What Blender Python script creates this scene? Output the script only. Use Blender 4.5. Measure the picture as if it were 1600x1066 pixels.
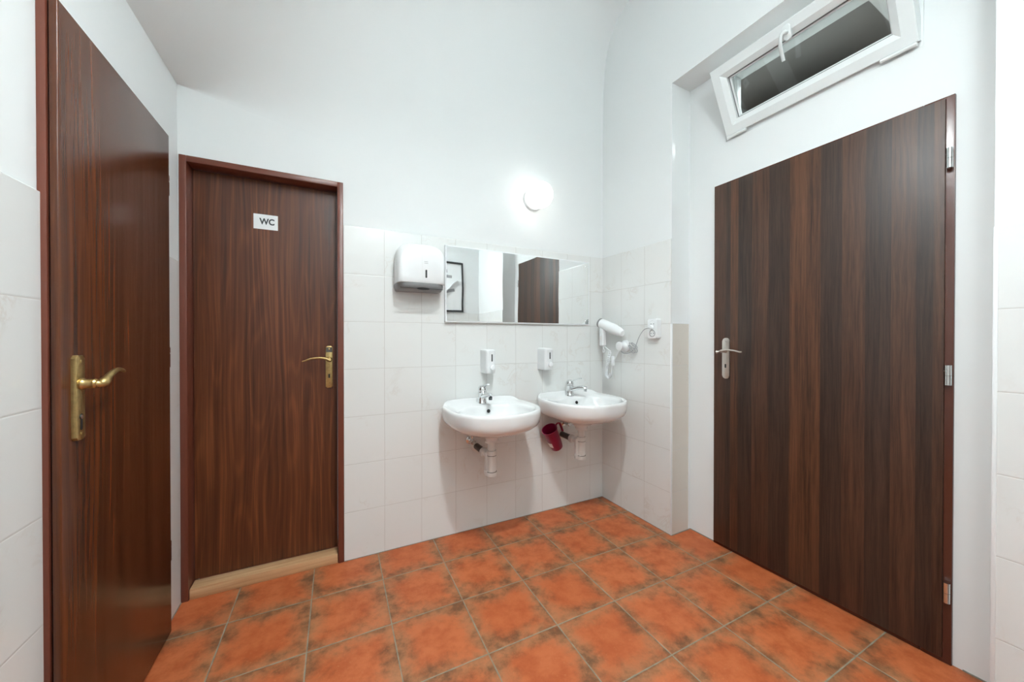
import bpy, bmesh, math, random
from mathutils import Vector, Matrix, Euler

for o in list(bpy.data.objects):
    bpy.data.objects.remove(o)
C = bpy.context.scene
COL = C.collection

# ------------------------------------------------------------------ camera, world, exposure
CAM_H = 1.1689
cam = bpy.data.cameras.new('camera')
cam.sensor_width = 36.0
cam.lens = 558.79 * 36.0 / 1600.0
cam.clip_start = 0.02
cam_o = bpy.data.objects.new('camera', cam)
COL.objects.link(cam_o)
cam_o.location = (0, 0, CAM_H)
cam_o.rotation_euler = (math.pi / 2 - 0.0059, 0, -0.4645)
C.camera = cam_o

w = bpy.data.worlds.new('world')
C.world = w
w.use_nodes = True
w.node_tree.nodes['Background'].inputs[0].default_value = (0.5, 0.52, 0.55, 1)
w.node_tree.nodes['Background'].inputs[1].default_value = 0.15

C.view_settings.view_transform = 'Standard'
C.view_settings.look = 'None'
C.view_settings.gamma = 1.0
C.view_settings.use_curve_mapping = False
C.view_settings.exposure = 1.18
CEILING_LAMP = 470.0      # emission strength of the hanging globe
REAR_FILL = 17.0          # emission strength of the fill globe added on the rear wall
WALL_LAMP = 1.5           # emission strength of the wall globe

# ------------------------------------------------------------------ room numbers
XL = -0.604               # face of the left tiles
YB = 2.0657               # face of the back tiles
YR = -0.42                # rear wall, behind the camera
XR = 1.7832               # right tiles at the back corner
AR = 0.0171               # the right wall runs slightly out of square
TH = 0.252                # tile row
PL = 0.006                # tiles stand this far proud of the plaster
FIT = 0.0015


# ------------------------------------------------------------------ mesh builder
class MB:
    def __init__(s):
        s.bm = bmesh.new()

    def box(s, x0, x1, y0, y1, z0, z1, bev=0.0, seg=2):
        b = bmesh.new()
        bmesh.ops.create_cube(b, size=1.0)
        for v in b.verts:
            v.co = Vector(((x0 + x1) / 2 + v.co.x * (x1 - x0), (y0 + y1) / 2 + v.co.y * (y1 - y0), (z0 + z1) / 2 + v.co.z * (z1 - z0)))
        if bev > 0:
            bmesh.ops.bevel(b, geom=list(b.edges), offset=bev, segments=seg, affect='EDGES', profile=0.5)
        s.merge(b)
        return s

    def merge(s, b, M=None):
        if M is not None:
            b.transform(M)
        me = bpy.data.meshes.new('tmp')
        b.to_mesh(me)
        b.free()
        s.bm.from_mesh(me)
        bpy.data.meshes.remove(me)

    def loft(s, rings, cap0=True, cap1=True, closed=True):
        vs = [[s.bm.verts.new(p) for p in r] for r in rings]
        n = len(vs[0])
        for a, b in zip(vs[:-1], vs[1:]):
            for i in range(n if closed else n - 1):
                j = (i + 1) % n
                s.bm.faces.new((a[i], a[j], b[j], b[i]))
        if cap0:
            s.bm.faces.new(list(reversed(vs[0])))
        if cap1:
            s.bm.faces.new(vs[-1])
        return s

    def tube(s, pts, rad, n=12, caps=True, flat=None):
        pts = [Vector(p) for p in pts]
        if not isinstance(rad, (list, tuple)):
            rad = [rad] * len(pts)
        rings = []
        up = None
        for i, p in enumerate(pts):
            d = (pts[min(i + 1, len(pts) - 1)] - pts[max(i - 1, 0)])
            if d.length < 1e-9:
                d = Vector((0, 0, 1))
            d.normalize()
            if up is None:
                up = Vector((0, 0, 1)) if abs(d.z) < 0.9 else Vector((0, 1, 0))
            a = (up - d * up.dot(d))
            if a.length < 1e-6:
                a = d.orthogonal()
            a.normalize()
            b = d.cross(a)
            up = a
            fl = flat[i] if flat else (1, 1)
            rings.append([p + a * math.cos(t) * rad[i] * fl[0] + b * math.sin(t) * rad[i] * fl[1]
                          for t in [2 * math.pi * k / n for k in range(n)]])
        return s.loft(rings, caps, caps)

    def lathe(s, prof, n=24, M=None, cap=True):
        b = bmesh.new()
        rings = []
        for r, z in prof:
            rings.append([b.verts.new((max(r, 1e-4) * math.cos(2 * math.pi * k / n), max(r, 1e-4) * math.sin(2 * math.pi * k / n), z)) for k in range(n)])
        for A, B in zip(rings[:-1], rings[1:]):
            for i in range(n):
                j = (i + 1) % n
                b.faces.new((A[i], A[j], B[j], B[i]))
        if cap:
            b.faces.new(list(reversed(rings[0])))
            b.faces.new(rings[-1])
        s.merge(b, M)
        return s

    def prism(s, poly, depth, M=None, bev=0.0, seg=2):
        """poly in local XY, extruded 0..depth in local Z"""
        b = bmesh.new()
        lo = [b.verts.new((x, y, 0)) for x, y in poly]
        hi = [b.verts.new((x, y, depth)) for x, y in poly]
        n = len(poly)
        b.faces.new(list(reversed(lo)))
        f = b.faces.new(hi)
        for i in range(n):
            j = (i + 1) % n
            b.faces.new((lo[i], lo[j], hi[j], hi[i]))
        if bev > 0:
            bmesh.ops.bevel(b, geom=list(f.edges), offset=bev, segments=seg, affect='EDGES', profile=0.5)
        s.merge(b, M)
        return s

    def build(s, name, mat, parent=None, smooth=35, loc=None, rot=None):
        bmesh.ops.recalc_face_normals(s.bm, faces=list(s.bm.faces))
        me = bpy.data.meshes.new(name)
        s.bm.to_mesh(me)
        s.bm.free()
        if smooth:
            for p in me.polygons:
                p.use_smooth = True
            me.set_sharp_from_angle(angle=math.radians(smooth))
        me.materials.append(mat)
        o = bpy.data.objects.new(name, me)
        COL.objects.link(o)
        if parent is not None:
            o.parent = parent
        if loc:
            o.location = loc
        if rot:
            o.rotation_euler = rot
        return o


def tag(o, label=None, cat=None, group=None, kind=None):
    if label:
        o['label'] = label
    if cat:
        o['category'] = cat
    if group:
        o['group'] = group
    if kind:
        o['kind'] = kind
    return o


def thing(name, label, cat, loc=(0, 0, 0), rotz=0.0, group=None, kind=None):
    o = bpy.data.objects.new(name, None)
    o.empty_display_size = 0.05
    COL.objects.link(o)
    o.location = loc
    o.rotation_euler = (0, 0, rotz)
    return tag(o, label, cat, group, kind)


def axisM(p0, d, up=(0, 0, 1)):
    """matrix whose local Z runs along d from p0, local Y near up"""
    z = Vector(d).normalized()
    u = Vector(up)
    y = u - z * u.dot(z)
    if y.length < 1e-5:
        y = z.orthogonal()
    y.normalize()
    x = y.cross(z)
    M = Matrix((x, y, z)).transposed().to_4x4()
    M.translation = Vector(p0)
    return M


def bez(p0, p1, p2, p3, n):
    p0, p1, p2, p3 = map(Vector, (p0, p1, p2, p3))
    out = []
    for i in range(n + 1):
        t = i / n
        out.append(p0 * (1 - t) ** 3 + p1 * 3 * t * (1 - t) ** 2 + p2 * 3 * t * t * (1 - t) + p3 * t ** 3)
    return out


def smooth_path(pts, k=6):
    pts = [Vector(p) for p in pts]
    out = []
    for i in range(len(pts) - 1):
        a = pts[max(i - 1, 0)]
        b = pts[i]
        c = pts[i + 1]
        d = pts[min(i + 2, len(pts) - 1)]
        for j in range(k):
            t = j / k
            out.append(0.5 * ((2 * b) + (c - a) * t + (2 * a - 5 * b + 4 * c - d) * t * t + (3 * b - a - 3 * c + d) * t ** 3))
    out.append(pts[-1])
    return out


def rrect(w_, h_, r, n=6, cx=0, cy=0):
    out = []
    for (sx, sy, a0) in ((1, 1, 0), (-1, 1, 90), (-1, -1, 180), (1, -1, 270)):
        for k in range(n + 1):
            a = math.radians(a0 + 90 * k / n)
            out.append((cx + sx * (w_ / 2 - r) + r * math.cos(a), cy + sy * (h_ / 2 - r) + r * math.sin(a)))
    return out


# ------------------------------------------------------------------ materials
class NT:
    def __init__(s, name):
        s.m = bpy.data.materials.new(name)
        s.m.use_nodes = True
        s.t = s.m.node_tree
        s.b = s.t.nodes['Principled BSDF']

    def n(s, typ, **kw):
        x = s.t.nodes.new(typ)
        for k, v in kw.items():
            if k.startswith('i_'):
                key = k[2:]
                x.inputs[int(key) if key.isdigit() else key].default_value = v
            else:
                setattr(x, k, v)
        return x

    def l(s, a, b):
        s.t.links.new(a, b)

    def math(s, op, a, b=None, clamp=False):
        x = s.n('ShaderNodeMath', operation=op)
        x.use_clamp = clamp
        for i, v in enumerate((a, b)):
            if v is None:
                continue
            if isinstance(v, (int, float)):
                x.inputs[i].default_value = v
            else:
                s.l(v, x.inputs[i])
        return x.outputs[0]

    def mix(s, fac, a, b):
        x = s.n('ShaderNodeMix', data_type='RGBA')
        for sock, v in ((x.inputs[0], fac), (x.inputs[6], a), (x.inputs[7], b)):
            if isinstance(v, (int, float)):
                sock.default_value = v
            elif isinstance(v, tuple):
                sock.default_value = (*v, 1) if len(v) == 3 else v
            else:
                s.l(v, sock)
        return x.outputs[2]

    def ramp(s, fac, stops):
        x = s.n('ShaderNodeValToRGB')
        e = x.color_ramp.elements
        while len(e) < len(stops):
            e.new(0.5)
        for q, (p, c) in zip(e, stops):
            q.position = p
            q.color = (*c, 1) if len(c) == 3 else c
        s.l(fac, x.inputs[0])
        return x.outputs[0]

    def smooth(s, v, a, b):
        x = s.n('ShaderNodeMapRange', interpolation_type='SMOOTHSTEP')
        x.inputs[1].default_value = a
        x.inputs[2].default_value = b
        s.l(v, x.inputs[0])
        return x.outputs[0]

    def bump(s, h, strength=0.2, dist=0.002):
        x = s.n('ShaderNodeBump')
        x.inputs['Strength'].default_value = strength
        x.inputs['Distance'].default_value = dist
        s.l(h, x.inputs['Height'])
        s.l(x.outputs[0], s.b.inputs['Normal'])

    def noise(s, vec, scale, detail=2.0, rough=0.5, dist=0.0):
        x = s.n('ShaderNodeTexNoise')
        x.inputs['Scale'].default_value = scale
        x.inputs['Detail'].default_value = detail
        x.inputs['Roughness'].default_value = rough
        x.inputs['Distortion'].default_value = dist
        if vec is not None:
            s.l(vec, x.inputs['Vector'])
        return x.outputs[0]

    def coord(s):
        return s.n('ShaderNodeTexCoord').outputs['Object']

    def xyz(s, v):
        x = s.n('ShaderNodeSeparateXYZ')
        s.l(v, x.inputs[0])
        return x.outputs

    def vec(s, a, b, c):
        x = s.n('ShaderNodeCombineXYZ')
        for i, v in enumerate((a, b, c)):
            if isinstance(v, (int, float)):
                x.inputs[i].default_value = v
            else:
                s.l(v, x.inputs[i])
        return x.outputs[0]

    def set(s, **kw):
        for k, v in kw.items():
            key = k.replace('_', ' ')
            if isinstance(v, tuple):
                v = (*v, 1) if len(v) == 3 else v
            if hasattr(v, 'links'):
                s.l(v, s.b.inputs[key])
            else:
                s.b.inputs[key].default_value = v
        return s.m


def simple(name, col, rough=0.5, metal=0.0, var=0.03, scale=20.0, bump=0.0, coat=0.0):
    t = NT(name)
    c = t.coord()
    f = t.noise(c, scale, 3)
    lo = tuple(max(0, v * (1 - var)) for v in col)
    hi = tuple(min(1, v * (1 + var)) for v in col)
    t.set(Base_Color=t.mix(f, lo, hi), Roughness=rough, Metallic=metal)
    if coat:
        t.set(Coat_Weight=coat, Coat_Roughness=0.05)
    if bump:
        t.bump(t.noise(c, scale * 4, 3), bump, 0.002)
    return t.m


def plaster():
    t = NT('white_plaster')
    c = t.coord()
    t.set(Base_Color=t.mix(t.noise(c, 1.6, 3), (0.775, 0.80, 0.80), (0.80, 0.82, 0.82)), Roughness=0.85)
    t.b.inputs['Specular IOR Level'].default_value = 0.25
    t.bump(t.noise(c, 9.0, 4), 0.12, 0.004)
    return t.m


def tilemat(name, axis, u0, tw, base=(0.765, 0.775, 0.76), vein=(0.66, 0.625, 0.58), rough=0.16, skew=0.0):
    """glazed wall tile with hairline joints; axis = horizontal axis of the wall"""
    t = NT(name)
    c = t.coord()
    X = t.xyz(c)
    U = X['XYZ'.index(axis)]
    uu = t.math('DIVIDE', t.math('SUBTRACT', U, u0), tw)
    vv = t.math('DIVIDE', X[2], TH)
    fu = t.math('FRACT', uu)
    fv = t.math('FRACT', vv)
    du = t.math('MULTIPLY', t.math('MINIMUM', fu, t.math('SUBTRACT', 1.0, fu)), tw)
    dv = t.math('MULTIPLY', t.math('MINIMUM', fv, t.math('SUBTRACT', 1.0, fv)), TH)
    d = t.math('MINIMUM', du, dv)
    tile_id = t.vec(t.math('FLOOR', uu), t.math('FLOOR', vv), 0.0)
    wn = t.n('ShaderNodeTexWhiteNoise')
    t.l(tile_id, wn.inputs[0])
    off = t.n('ShaderNodeVectorMath', operation='MULTIPLY_ADD')
    t.l(wn.outputs['Color'], off.inputs[0])
    off.inputs[1].default_value = (9, 9, 9)
    t.l(c, off.inputs[2])
    cc = off.outputs[0]
    n1 = t.noise(cc, 7.0, 5, 0.6, 1.2)
    veins = t.math('SUBTRACT', 1.0, t.math('MULTIPLY', t.math('ABSOLUTE', t.math('SUBTRACT', n1, 0.5)), 26.0), clamp=True)
    veins = t.math('MULTIPLY', veins, t.smooth(t.noise(cc, 5.0, 2), 0.52, 0.70))
    cloud = t.noise(cc, 3.0, 3)
    col = t.mix(t.math('MULTIPLY', cloud, 0.35), base, tuple(v * 0.96 for v in base))
    col = t.mix(t.math('MULTIPLY', veins, 0.62), col, vein)
    one = t.math('MULTIPLY', t.math('SUBTRACT', wn.outputs['Value'], 0.5), 0.0)
    g = t.smooth(d, 0.0006, 0.0017)
    col = t.mix(g, (0.56, 0.545, 0.52), col)
    t.set(Base_Color=col, Roughness=t.math('SUBTRACT', 0.62, t.math('MULTIPLY', g, 0.62 - rough)))
    h = t.math('ADD', t.math('MULTIPLY', t.smooth(d, 0.0, 0.004), 1.0), t.math('MULTIPLY', t.noise(c, 6.0, 2), 0.25))
    t.bump(h, 0.25, 0.002)
    return t.m


def floormat():
    t = NT('terracotta_floor')
    c = t.coord()
    mp = t.n('ShaderNodeMapping', vector_type='TEXTURE')
    mp.inputs['Location'].default_value = (0.21542, 1.82774, 0)
    mp.inputs['Rotation'].default_value = (0, 0, -0.0079)
    t.l(c, mp.inputs['Vector'])
    X = t.xyz(mp.outputs[0])
    P = 0.3032
    uu = t.math('DIVIDE', X[0], P)
    vv = t.math('DIVIDE', X[1], P)
    fu = t.math('FRACT', uu)
    fv = t.math('FRACT', vv)
    wob = t.math('MULTIPLY', t.math('SUBTRACT', t.noise(c, 22.0, 3), 0.5), 0.004)
    du = t.math('MULTIPLY', t.math('MINIMUM', fu, t.math('SUBTRACT', 1.0, fu)), P)
    dv = t.math('MULTIPLY', t.math('MINIMUM', fv, t.math('SUBTRACT', 1.0, fv)), P)
    d = t.math('ADD', t.math('MINIMUM', du, dv), wob)
    tid = t.vec(t.math('FLOOR', uu), t.math('FLOOR', vv), 0.0)
    wn = t.n('ShaderNodeTexWhiteNoise')
    t.l(tid, wn.inputs[0])
    off = t.n('ShaderNodeVectorMath', operation='MULTIPLY_ADD')
    t.l(wn.outputs['Color'], off.inputs[0])
    off.inputs[1].default_value = (7, 7, 7)
    t.l(c, off.inputs[2])
    cc = off.outputs[0]
    n1 = t.noise(cc, 6.5, 6, 0.62, 0.4)
    n2 = t.noise(cc, 26.0, 5, 0.7)
    n3 = t.noise(cc, 120.0, 3, 0.6)
    n4 = t.noise(cc, 13.0, 5, 0.65)
    # centre of every tile: clean orange body, edges: worn grey brown
    edge = t.math('ADD', d, t.math('ADD', t.math('MULTIPLY', t.math('SUBTRACT', n1, 0.5), 0.17), t.math('MULTIPLY', t.math('SUBTRACT', n2, 0.5), 0.11)))
    e = t.smooth(edge, -0.012, 0.088)
    body = t.mix(t.smooth(n4, 0.3, 0.7), (0.42, 0.092, 0.026), (0.58, 0.165, 0.060))
    body = t.mix(t.math('MULTIPLY', wn.outputs['Value'], 0.45), body, (0.47, 0.105, 0.032))
    worn = t.mix(t.smooth(n4, 0.30, 0.66), (0.165, 0.075, 0.034), (0.45, 0.190, 0.085))
    col = t.mix(e, worn, body)
    speck = t.smooth(n3, 0.60, 0.78)
    col = t.mix(t.math('MULTIPLY', speck, 0.35), col, (0.60, 0.30, 0.13))
    g = t.smooth(d, 0.0012, 0.0030)
    gc = t.mix(t.noise(c, 30.0, 4), (0.155, 0.138, 0.095), (0.40, 0.37, 0.28))
    col = t.mix(g, gc, col)
    t.set(Base_Color=col, Roughness=t.math('SUBTRACT', 0.80, t.math('MULTIPLY', g, t.math('ADD', 0.24, t.math('MULTIPLY', n2, 0.14)))))
    h = t.math('ADD', t.math('MULTIPLY', t.smooth(d, 0.0, 0.007), 1.0), t.math('MULTIPLY', n1, 0.35))
    t.bump(h, 0.45, 0.003)
    t.b.inputs['Specular IOR Level'].default_value = 0.35
    return t.m


def woodmat(name, dark, mid, light, rough=0.3, seed=0.0, grain=1.0):
    """vertical laminate grain with cathedral figures"""
    t = NT(name)
    c = t.coord()
    X = t.xyz(c)
    u = t.math('ADD', t.math('ADD', X[0], X[1]), seed)
    wv = t.noise(t.vec(t.math('MULTIPLY', u, 5.0), seed, t.math('MULTIPLY', X[2], 0.9)), 1.0, 2, 0.5)
    uw = t.math('ADD', u, t.math('MULTIPLY', wv, 0.07))
    streak = t.noise(t.vec(t.math('MULTIPLY', uw, 75.0), seed, t.math('MULTIPLY', X[2], 0.9)), 1.0, 4, 0.6)
    band = t.noise(t.vec(t.math('MULTIPLY', uw, 14.0), seed + 3, t.math('MULTIPLY', X[2], 0.5)), 1.0, 2)
    # cathedral figure: thin pale veins following the contours of a stretched field
    cf = t.noise(t.vec(t.math('MULTIPLY', u, 9.0), seed + 7, t.math('MULTIPLY', X[2], 0.8)), 1.0, 1, 0.4)
    ring = t.math('POWER', t.math('MULTIPLY', t.math('ADD', t.math('SINE', t.math('MULTIPLY', cf, 62.0)), 1.0), 0.5), 3.0)
    fine = t.noise(t.vec(t.math('MULTIPLY', u, 420.0), seed, t.math('MULTIPLY', X[2], 7.0)), 1.0, 2)
    f = t.math('ADD', t.math('MULTIPLY', t.math('SUBTRACT', streak, 0.11), 0.80), t.math('MULTIPLY', ring, 0.085 * grain))
    f = t.math('ADD', f, t.math('MULTIPLY', band, 0.28))
    f = t.math('ADD', f, t.math('MULTIPLY', t.math('SUBTRACT', fine, 0.5), 0.16))
    col = t.ramp(f, [(0.28, dark), (0.50, mid), (0.70, light)])
    t.set(Base_Color=col, Roughness=rough)
    t.b.inputs['Specular IOR Level'].default_value = 0.42
    t.bump(streak, 0.05, 0.001)
    return t.m


def plankmat():
    """one laminate sheet printed with dark oak staves of uneven width"""
    t = NT('dark_oak_laminate')
    c = t.coord()
    X = t.xyz(c)
    y = X[1]
    edges = PLANKS
    stave = None
    tone = None
    rnd = random.Random(4)
    for (y1, y2, col, k) in edges:
        m = t.math('MULTIPLY', t.math('GREATER_THAN', y, y1), t.math('LESS_THAN', y, y2))
        a = t.mix(m, (0, 0, 0), col)
        b = t.math('MULTIPLY', m, k)
        if stave is None:
            stave, tone = a, b
        else:
            x = t.n('ShaderNodeMix', data_type='RGBA', blend_type='ADD')
            x.inputs[0].default_value = 1.0
            t.l(stave, x.inputs[6])
            t.l(a, x.inputs[7])
            stave = x.outputs[2]
            tone = t.math('ADD', tone, b)
    yy = t.math('ADD', y, tone)
    wv = t.noise(t.vec(tone, t.math('MULTIPLY', yy, 14.0), t.math('MULTIPLY', X[2], 2.2)), 1.0, 2)
    yw = t.math('ADD', yy, t.math('MULTIPLY', wv, 0.03))
    streak = t.noise(t.vec(tone, t.math('MULTIPLY', yw, 120.0), t.math('MULTIPLY', X[2], 3.0)), 1.0, 4, 0.7)
    pores = t.noise(t.vec(tone, t.math('MULTIPLY', yy, 620.0), t.math('MULTIPLY', X[2], 16.0)), 1.0, 2)
    broad = t.noise(t.vec(tone, t.math('MULTIPLY', yy, 26.0), t.math('MULTIPLY', X[2], 0.8)), 1.0, 2)
    f = t.math('ADD', t.math('MULTIPLY', t.math('SUBTRACT', streak, 0.5), 2.4), t.math('ADD', t.math('MULTIPLY', t.math('SUBTRACT', pores, 0.5), 0.9), t.math('MULTIPLY', t.math('SUBTRACT', broad, 0.5), 1.2)))
    f = t.math('ADD', 1.0, f)
    v = t.n('ShaderNodeVectorMath', operation='SCALE')
    t.l(stave, v.inputs[0])
    t.l(f, v.inputs['Scale'])
    t.set(Base_Color=v.outputs[0], Roughness=t.math('ADD', 0.36, t.math('MULTIPLY', pores, 0.14)))
    t.b.inputs['Specular IOR Level'].default_value = 0.45
    t.bump(t.math('ADD', t.math('MULTIPLY', streak, 0.6), pores), 0.16, 0.0012)
    return t.m


D_, M_, L_ = (0.037, 0.0195, 0.0130), (0.058, 0.0262, 0.0150), (0.080, 0.0330, 0.0160)
# stave edges measured on the door, from the hinge edge (near) to the lock edge (far); y runs along the wall
PLANKS = []
_px = [(-1.70, -1.590, M_), (-1.590, -1.548, D_), (-1.548, -1.480, M_), (-1.480, -1.405, D_), (-1.405, -1.330, M_), (-1.330, -1.255, D_),
       (-1.255, -1.135, L_), (-1.135, -1.045, D_), (-1.045, -0.965, M_), (-0.965, -0.895, D_), (-0.895, -0.855, L_), (-0.855, -0.830, D_), (-0.830, -0.70, M_)]
for i_, (a_, b_, c_) in enumerate(_px):
    PLANKS.append((a_, b_, c_, 1.37 * i_ + 0.4))

M = {}
M['plaster'] = plaster()
M['tile_back'] = tilemat('back_wall_tile', 'X', 0.0500, 0.2024)
M['tile_right'] = tilemat('right_wall_tile', 'Y', -0.190 - 0.2027 * 6, 0.2027)
M['tile_right_near'] = tilemat('right_near_tile', 'Y', -1.93, 0.2027, base=(0.76, 0.775, 0.765))
M['tile_left'] = tilemat('left_wall_tile', 'Y', 1.0400, 0.2027, base=(0.76, 0.775, 0.765))
M['tile_reveal_shade'] = tilemat('reveal_tile_shade', 'X', -0.045, 0.2027, base=(0.66, 0.62, 0.56), vein=(0.58, 0.53, 0.47))  # base darkened and warmed to carry the reveal's shade and floor bounce
M['floor'] = floormat()
M['wood_left'] = woodmat('mahogany_laminate_left', (0.040, 0.0125, 0.0050), (0.088, 0.0255, 0.0090), (0.140, 0.041, 0.0135), 0.24, 0.37, 0.7)
M['wood_back'] = woodmat('mahogany_laminate_back', (0.046, 0.0135, 0.0050), (0.108, 0.0315, 0.0112), (0.200, 0.064, 0.022), 0.34, 4.1, 1.0)
M['oak'] = plankmat()
M['frame_paint'] = simple('brown_frame_paint', (0.150, 0.042, 0.024), 0.32, 0, 0.08, 12, 0.03)
M['frame_paint_dark'] = simple('dark_brown_frame_paint', (0.085, 0.026, 0.016), 0.25, 0, 0.08, 12, 0.03)
M['gap_shade'] = simple('gap_shade_black', (0.006, 0.004, 0.003), 0.9)
M['brass'] = simple('aged_brass', (0.46, 0.33, 0.14), 0.33, 0.9, 0.35, 90, 0.12)
M['nickel'] = simple('satin_nickel', (0.62, 0.58, 0.53), 0.32, 0.9, 0.06, 60)
M['steel'] = simple('bright_steel', (0.74, 0.76, 0.76), 0.18, 1.0, 0.04, 40)
M['chrome'] = simple('chrome', (0.80, 0.82, 0.83), 0.06, 1.0, 0.02, 30)
M['ceramic'] = simple('white_ceramic', (0.80, 0.81, 0.81), 0.10, 0, 0.01, 4, 0, 0.4)
M['plastic'] = simple('white_plastic', (0.80, 0.82, 0.83), 0.28, 0, 0.015, 12)
M['pvc'] = simple('white_window_plastic', (0.80, 0.83, 0.83), 0.26, 0, 0.015, 8)
M['pipe'] = simple('cream_pipe_plastic', (0.76, 0.745, 0.72), 0.30, 0, 0.03, 14)
M['pipe_grey'] = simple('grey_drain_pipe', (0.085, 0.075, 0.065), 0.40, 0, 0.08, 18)
M['grey_plastic'] = simple('grey_plastic', (0.23, 0.235, 0.24), 0.35, 0, 0.03, 20)
M['dark_plastic'] = simple('dark_smoked_plastic', (0.045, 0.05, 0.052), 0.22, 0, 0.05, 20)
M['black'] = simple('hole_shade_black', (0.012, 0.012, 0.012), 0.5)  # black inlays carry the shade inside keyholes, slots and other small holes
M['pink'] = simple('magenta_plastic', (0.25, 0.0025, 0.040), 0.30, 0, 0.05, 10)
_p = NT('raw_pine')
_pc = _p.xyz(_p.coord())
_pn = _p.noise(_p.vec(_p.math('MULTIPLY', _pc[0], 2.5), _p.math('MULTIPLY', _pc[1], 60.0), _p.math('MULTIPLY', _pc[2], 60.0)), 1.0, 3)
_p.set(Base_Color=_p.ramp(_pn, [(0.3, (0.50, 0.27, 0.125)), (0.55, (0.60, 0.36, 0.185)), (0.75, (0.66, 0.42, 0.235))]), Roughness=0.6)
M['pine'] = _p.m
M['paper'] = simple('sign_paper', (0.82, 0.84, 0.84), 0.55, 0, 0.01)
M['ink'] = simple('dark_grey_ink', (0.035, 0.04, 0.042), 0.6)
M['print_grey'] = simple('grey_print', (0.36, 0.36, 0.37), 0.7, 0, 0.55, 70)
M['print_light'] = simple('light_grey_print', (0.52, 0.52, 0.53), 0.7, 0, 0.30, 55)
M['frame_black'] = simple('black_picture_frame', (0.022, 0.024, 0.024), 0.4)
M['cable'] = simple('grey_white_cable', (0.34, 0.35, 0.36), 0.4, 0, 0.03)
M['silicone'] = simple('grey_grout_bead', (0.22, 0.21, 0.18), 0.8, 0, 0.5, 40, 0.3)
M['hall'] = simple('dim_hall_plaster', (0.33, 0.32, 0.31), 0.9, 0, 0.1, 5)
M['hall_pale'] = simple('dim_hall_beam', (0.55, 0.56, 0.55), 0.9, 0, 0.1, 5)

_t = NT('mirror_silver')
_t.set(Base_Color=(0.91, 0.93, 0.93), Metallic=1.0, Roughness=0.015)
_c = _t.coord()
_t.bump(_t.noise(_c, 3.2, 1), 0.05, 0.02)
M['mirror'] = _t.m

_t = NT('window_glass')
_g = _t.n('ShaderNodeBsdfGlass')
_g.inputs['IOR'].default_value = 1.45
_g.inputs['Color'].default_value = (0.92, 0.95, 0.95, 1)
_tr = _t.n('ShaderNodeBsdfTransparent')
_tr.inputs[0].default_value = (0.86, 0.90, 0.90, 1)
_gl = _t.n('ShaderNodeBsdfGlossy')
_gl.inputs['Roughness'].default_value = 0.02
_fr = _t.n('ShaderNodeFresnel')
_fr.inputs[0].default_value = 1.6
_mx = _t.n('ShaderNodeMixShader')
_t.l(_fr.outputs[0], _mx.inputs[0])
_t.l(_tr.outputs[0], _mx.inputs[1])
_t.l(_gl.outputs[0], _mx.inputs[2])
_t.l(_mx.outputs[0], _t.t.nodes['Material Output'].inputs[0])
_t.t.nodes.remove(_g)
M['glass'] = _t.m


def emitter(name, col, s):
    t = NT(name)
    t.set(Base_Color=(0.9, 0.9, 0.88), Emission_Color=col, Emission_Strength=s)
    return t.m


M['globe_lit'] = emitter('lit_opal_globe', (0.97, 1.0, 0.96), WALL_LAMP)
M['ceiling_globe_lit'] = emitter('lit_ceiling_globe', (0.925, 0.99, 1.0), CEILING_LAMP)
M['rear_fill_lit'] = emitter('rear_fill_globe', (0.885, 0.985, 1.0), REAR_FILL)


def struct(name, mb, mat, parent=None, label=None, **kw):
    o = mb.build(name, mat, parent, **kw)
    if parent is None:
        o['kind'] = 'structure'
    if label:
        o['label'] = label
    return o


# ------------------------------------------------------------------ the shell
fl = MB()
fl.box(XL - 0.15, XR + 0.32, YR - 0.12, YB + 0.25, -0.08, 0.0)
struct('floor', fl, M['floor'], smooth=None)


def Zs(x):      # where the vault leaves the back wall
    u = (x - XL)
    return max(2.125, 2.29 - 0.185 * u - 0.006 * u * u)


def Zt(x):      # crown of the vault over x
    u = max(0.0, x - XL)
    return 2.29 + 1.18 * math.sin(min(1.0, u / 1.55) * math.pi / 2)


# back wall: plaster, with the WC doorway
YP = YB + PL
DX0, DX1, DZ = -0.578, 0.0225, 1.955     # clear opening of the doorway
wb = MB()
wb.box(XL - 0.12, DX0 - 0.004, YP, YP + 0.16, 0, 2.0)
wb.box(DX1 + 0.004, XR + 0.2, YP, YP + 0.16, 0, 2.0)
wb.box(DX0 - 0.004, DX1 + 0.004, YP, YP + 0.16, DZ + 0.004, 2.0)
N = 40
xs = [XL - 0.12 + (XR + 0.2 - XL + 0.12) * i / N for i in range(N + 1)]
for xa, xb in zip(xs[:-1], xs[1:]):
    v = [wb.bm.verts.new(p) for p in ((xa, YP, 2.0), (xb, YP, 2.0), (xb, YP, Zs(xb)), (xa, YP, Zs(xa)),
                                      (xa, YP + 0.16, 2.0), (xb, YP + 0.16, 2.0), (xb, YP + 0.16, Zs(xb)), (xa, YP + 0.16, Zs(xa)))]
    for q in ((0, 1, 2, 3), (5, 4, 7, 6), (3, 2, 6, 7)):
        wb.bm.faces.new([v[k] for k in q])
wall_back = struct('wall_back', wb, M['plaster'], smooth=None)
cl = MB()
cl.box(0.0505, XR + 0.002, YB, YP + 0.001, 0, 7 * TH, 0.0012, 1)
cl.build('tile_cladding', M['tile_back'], wall_back)

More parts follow.
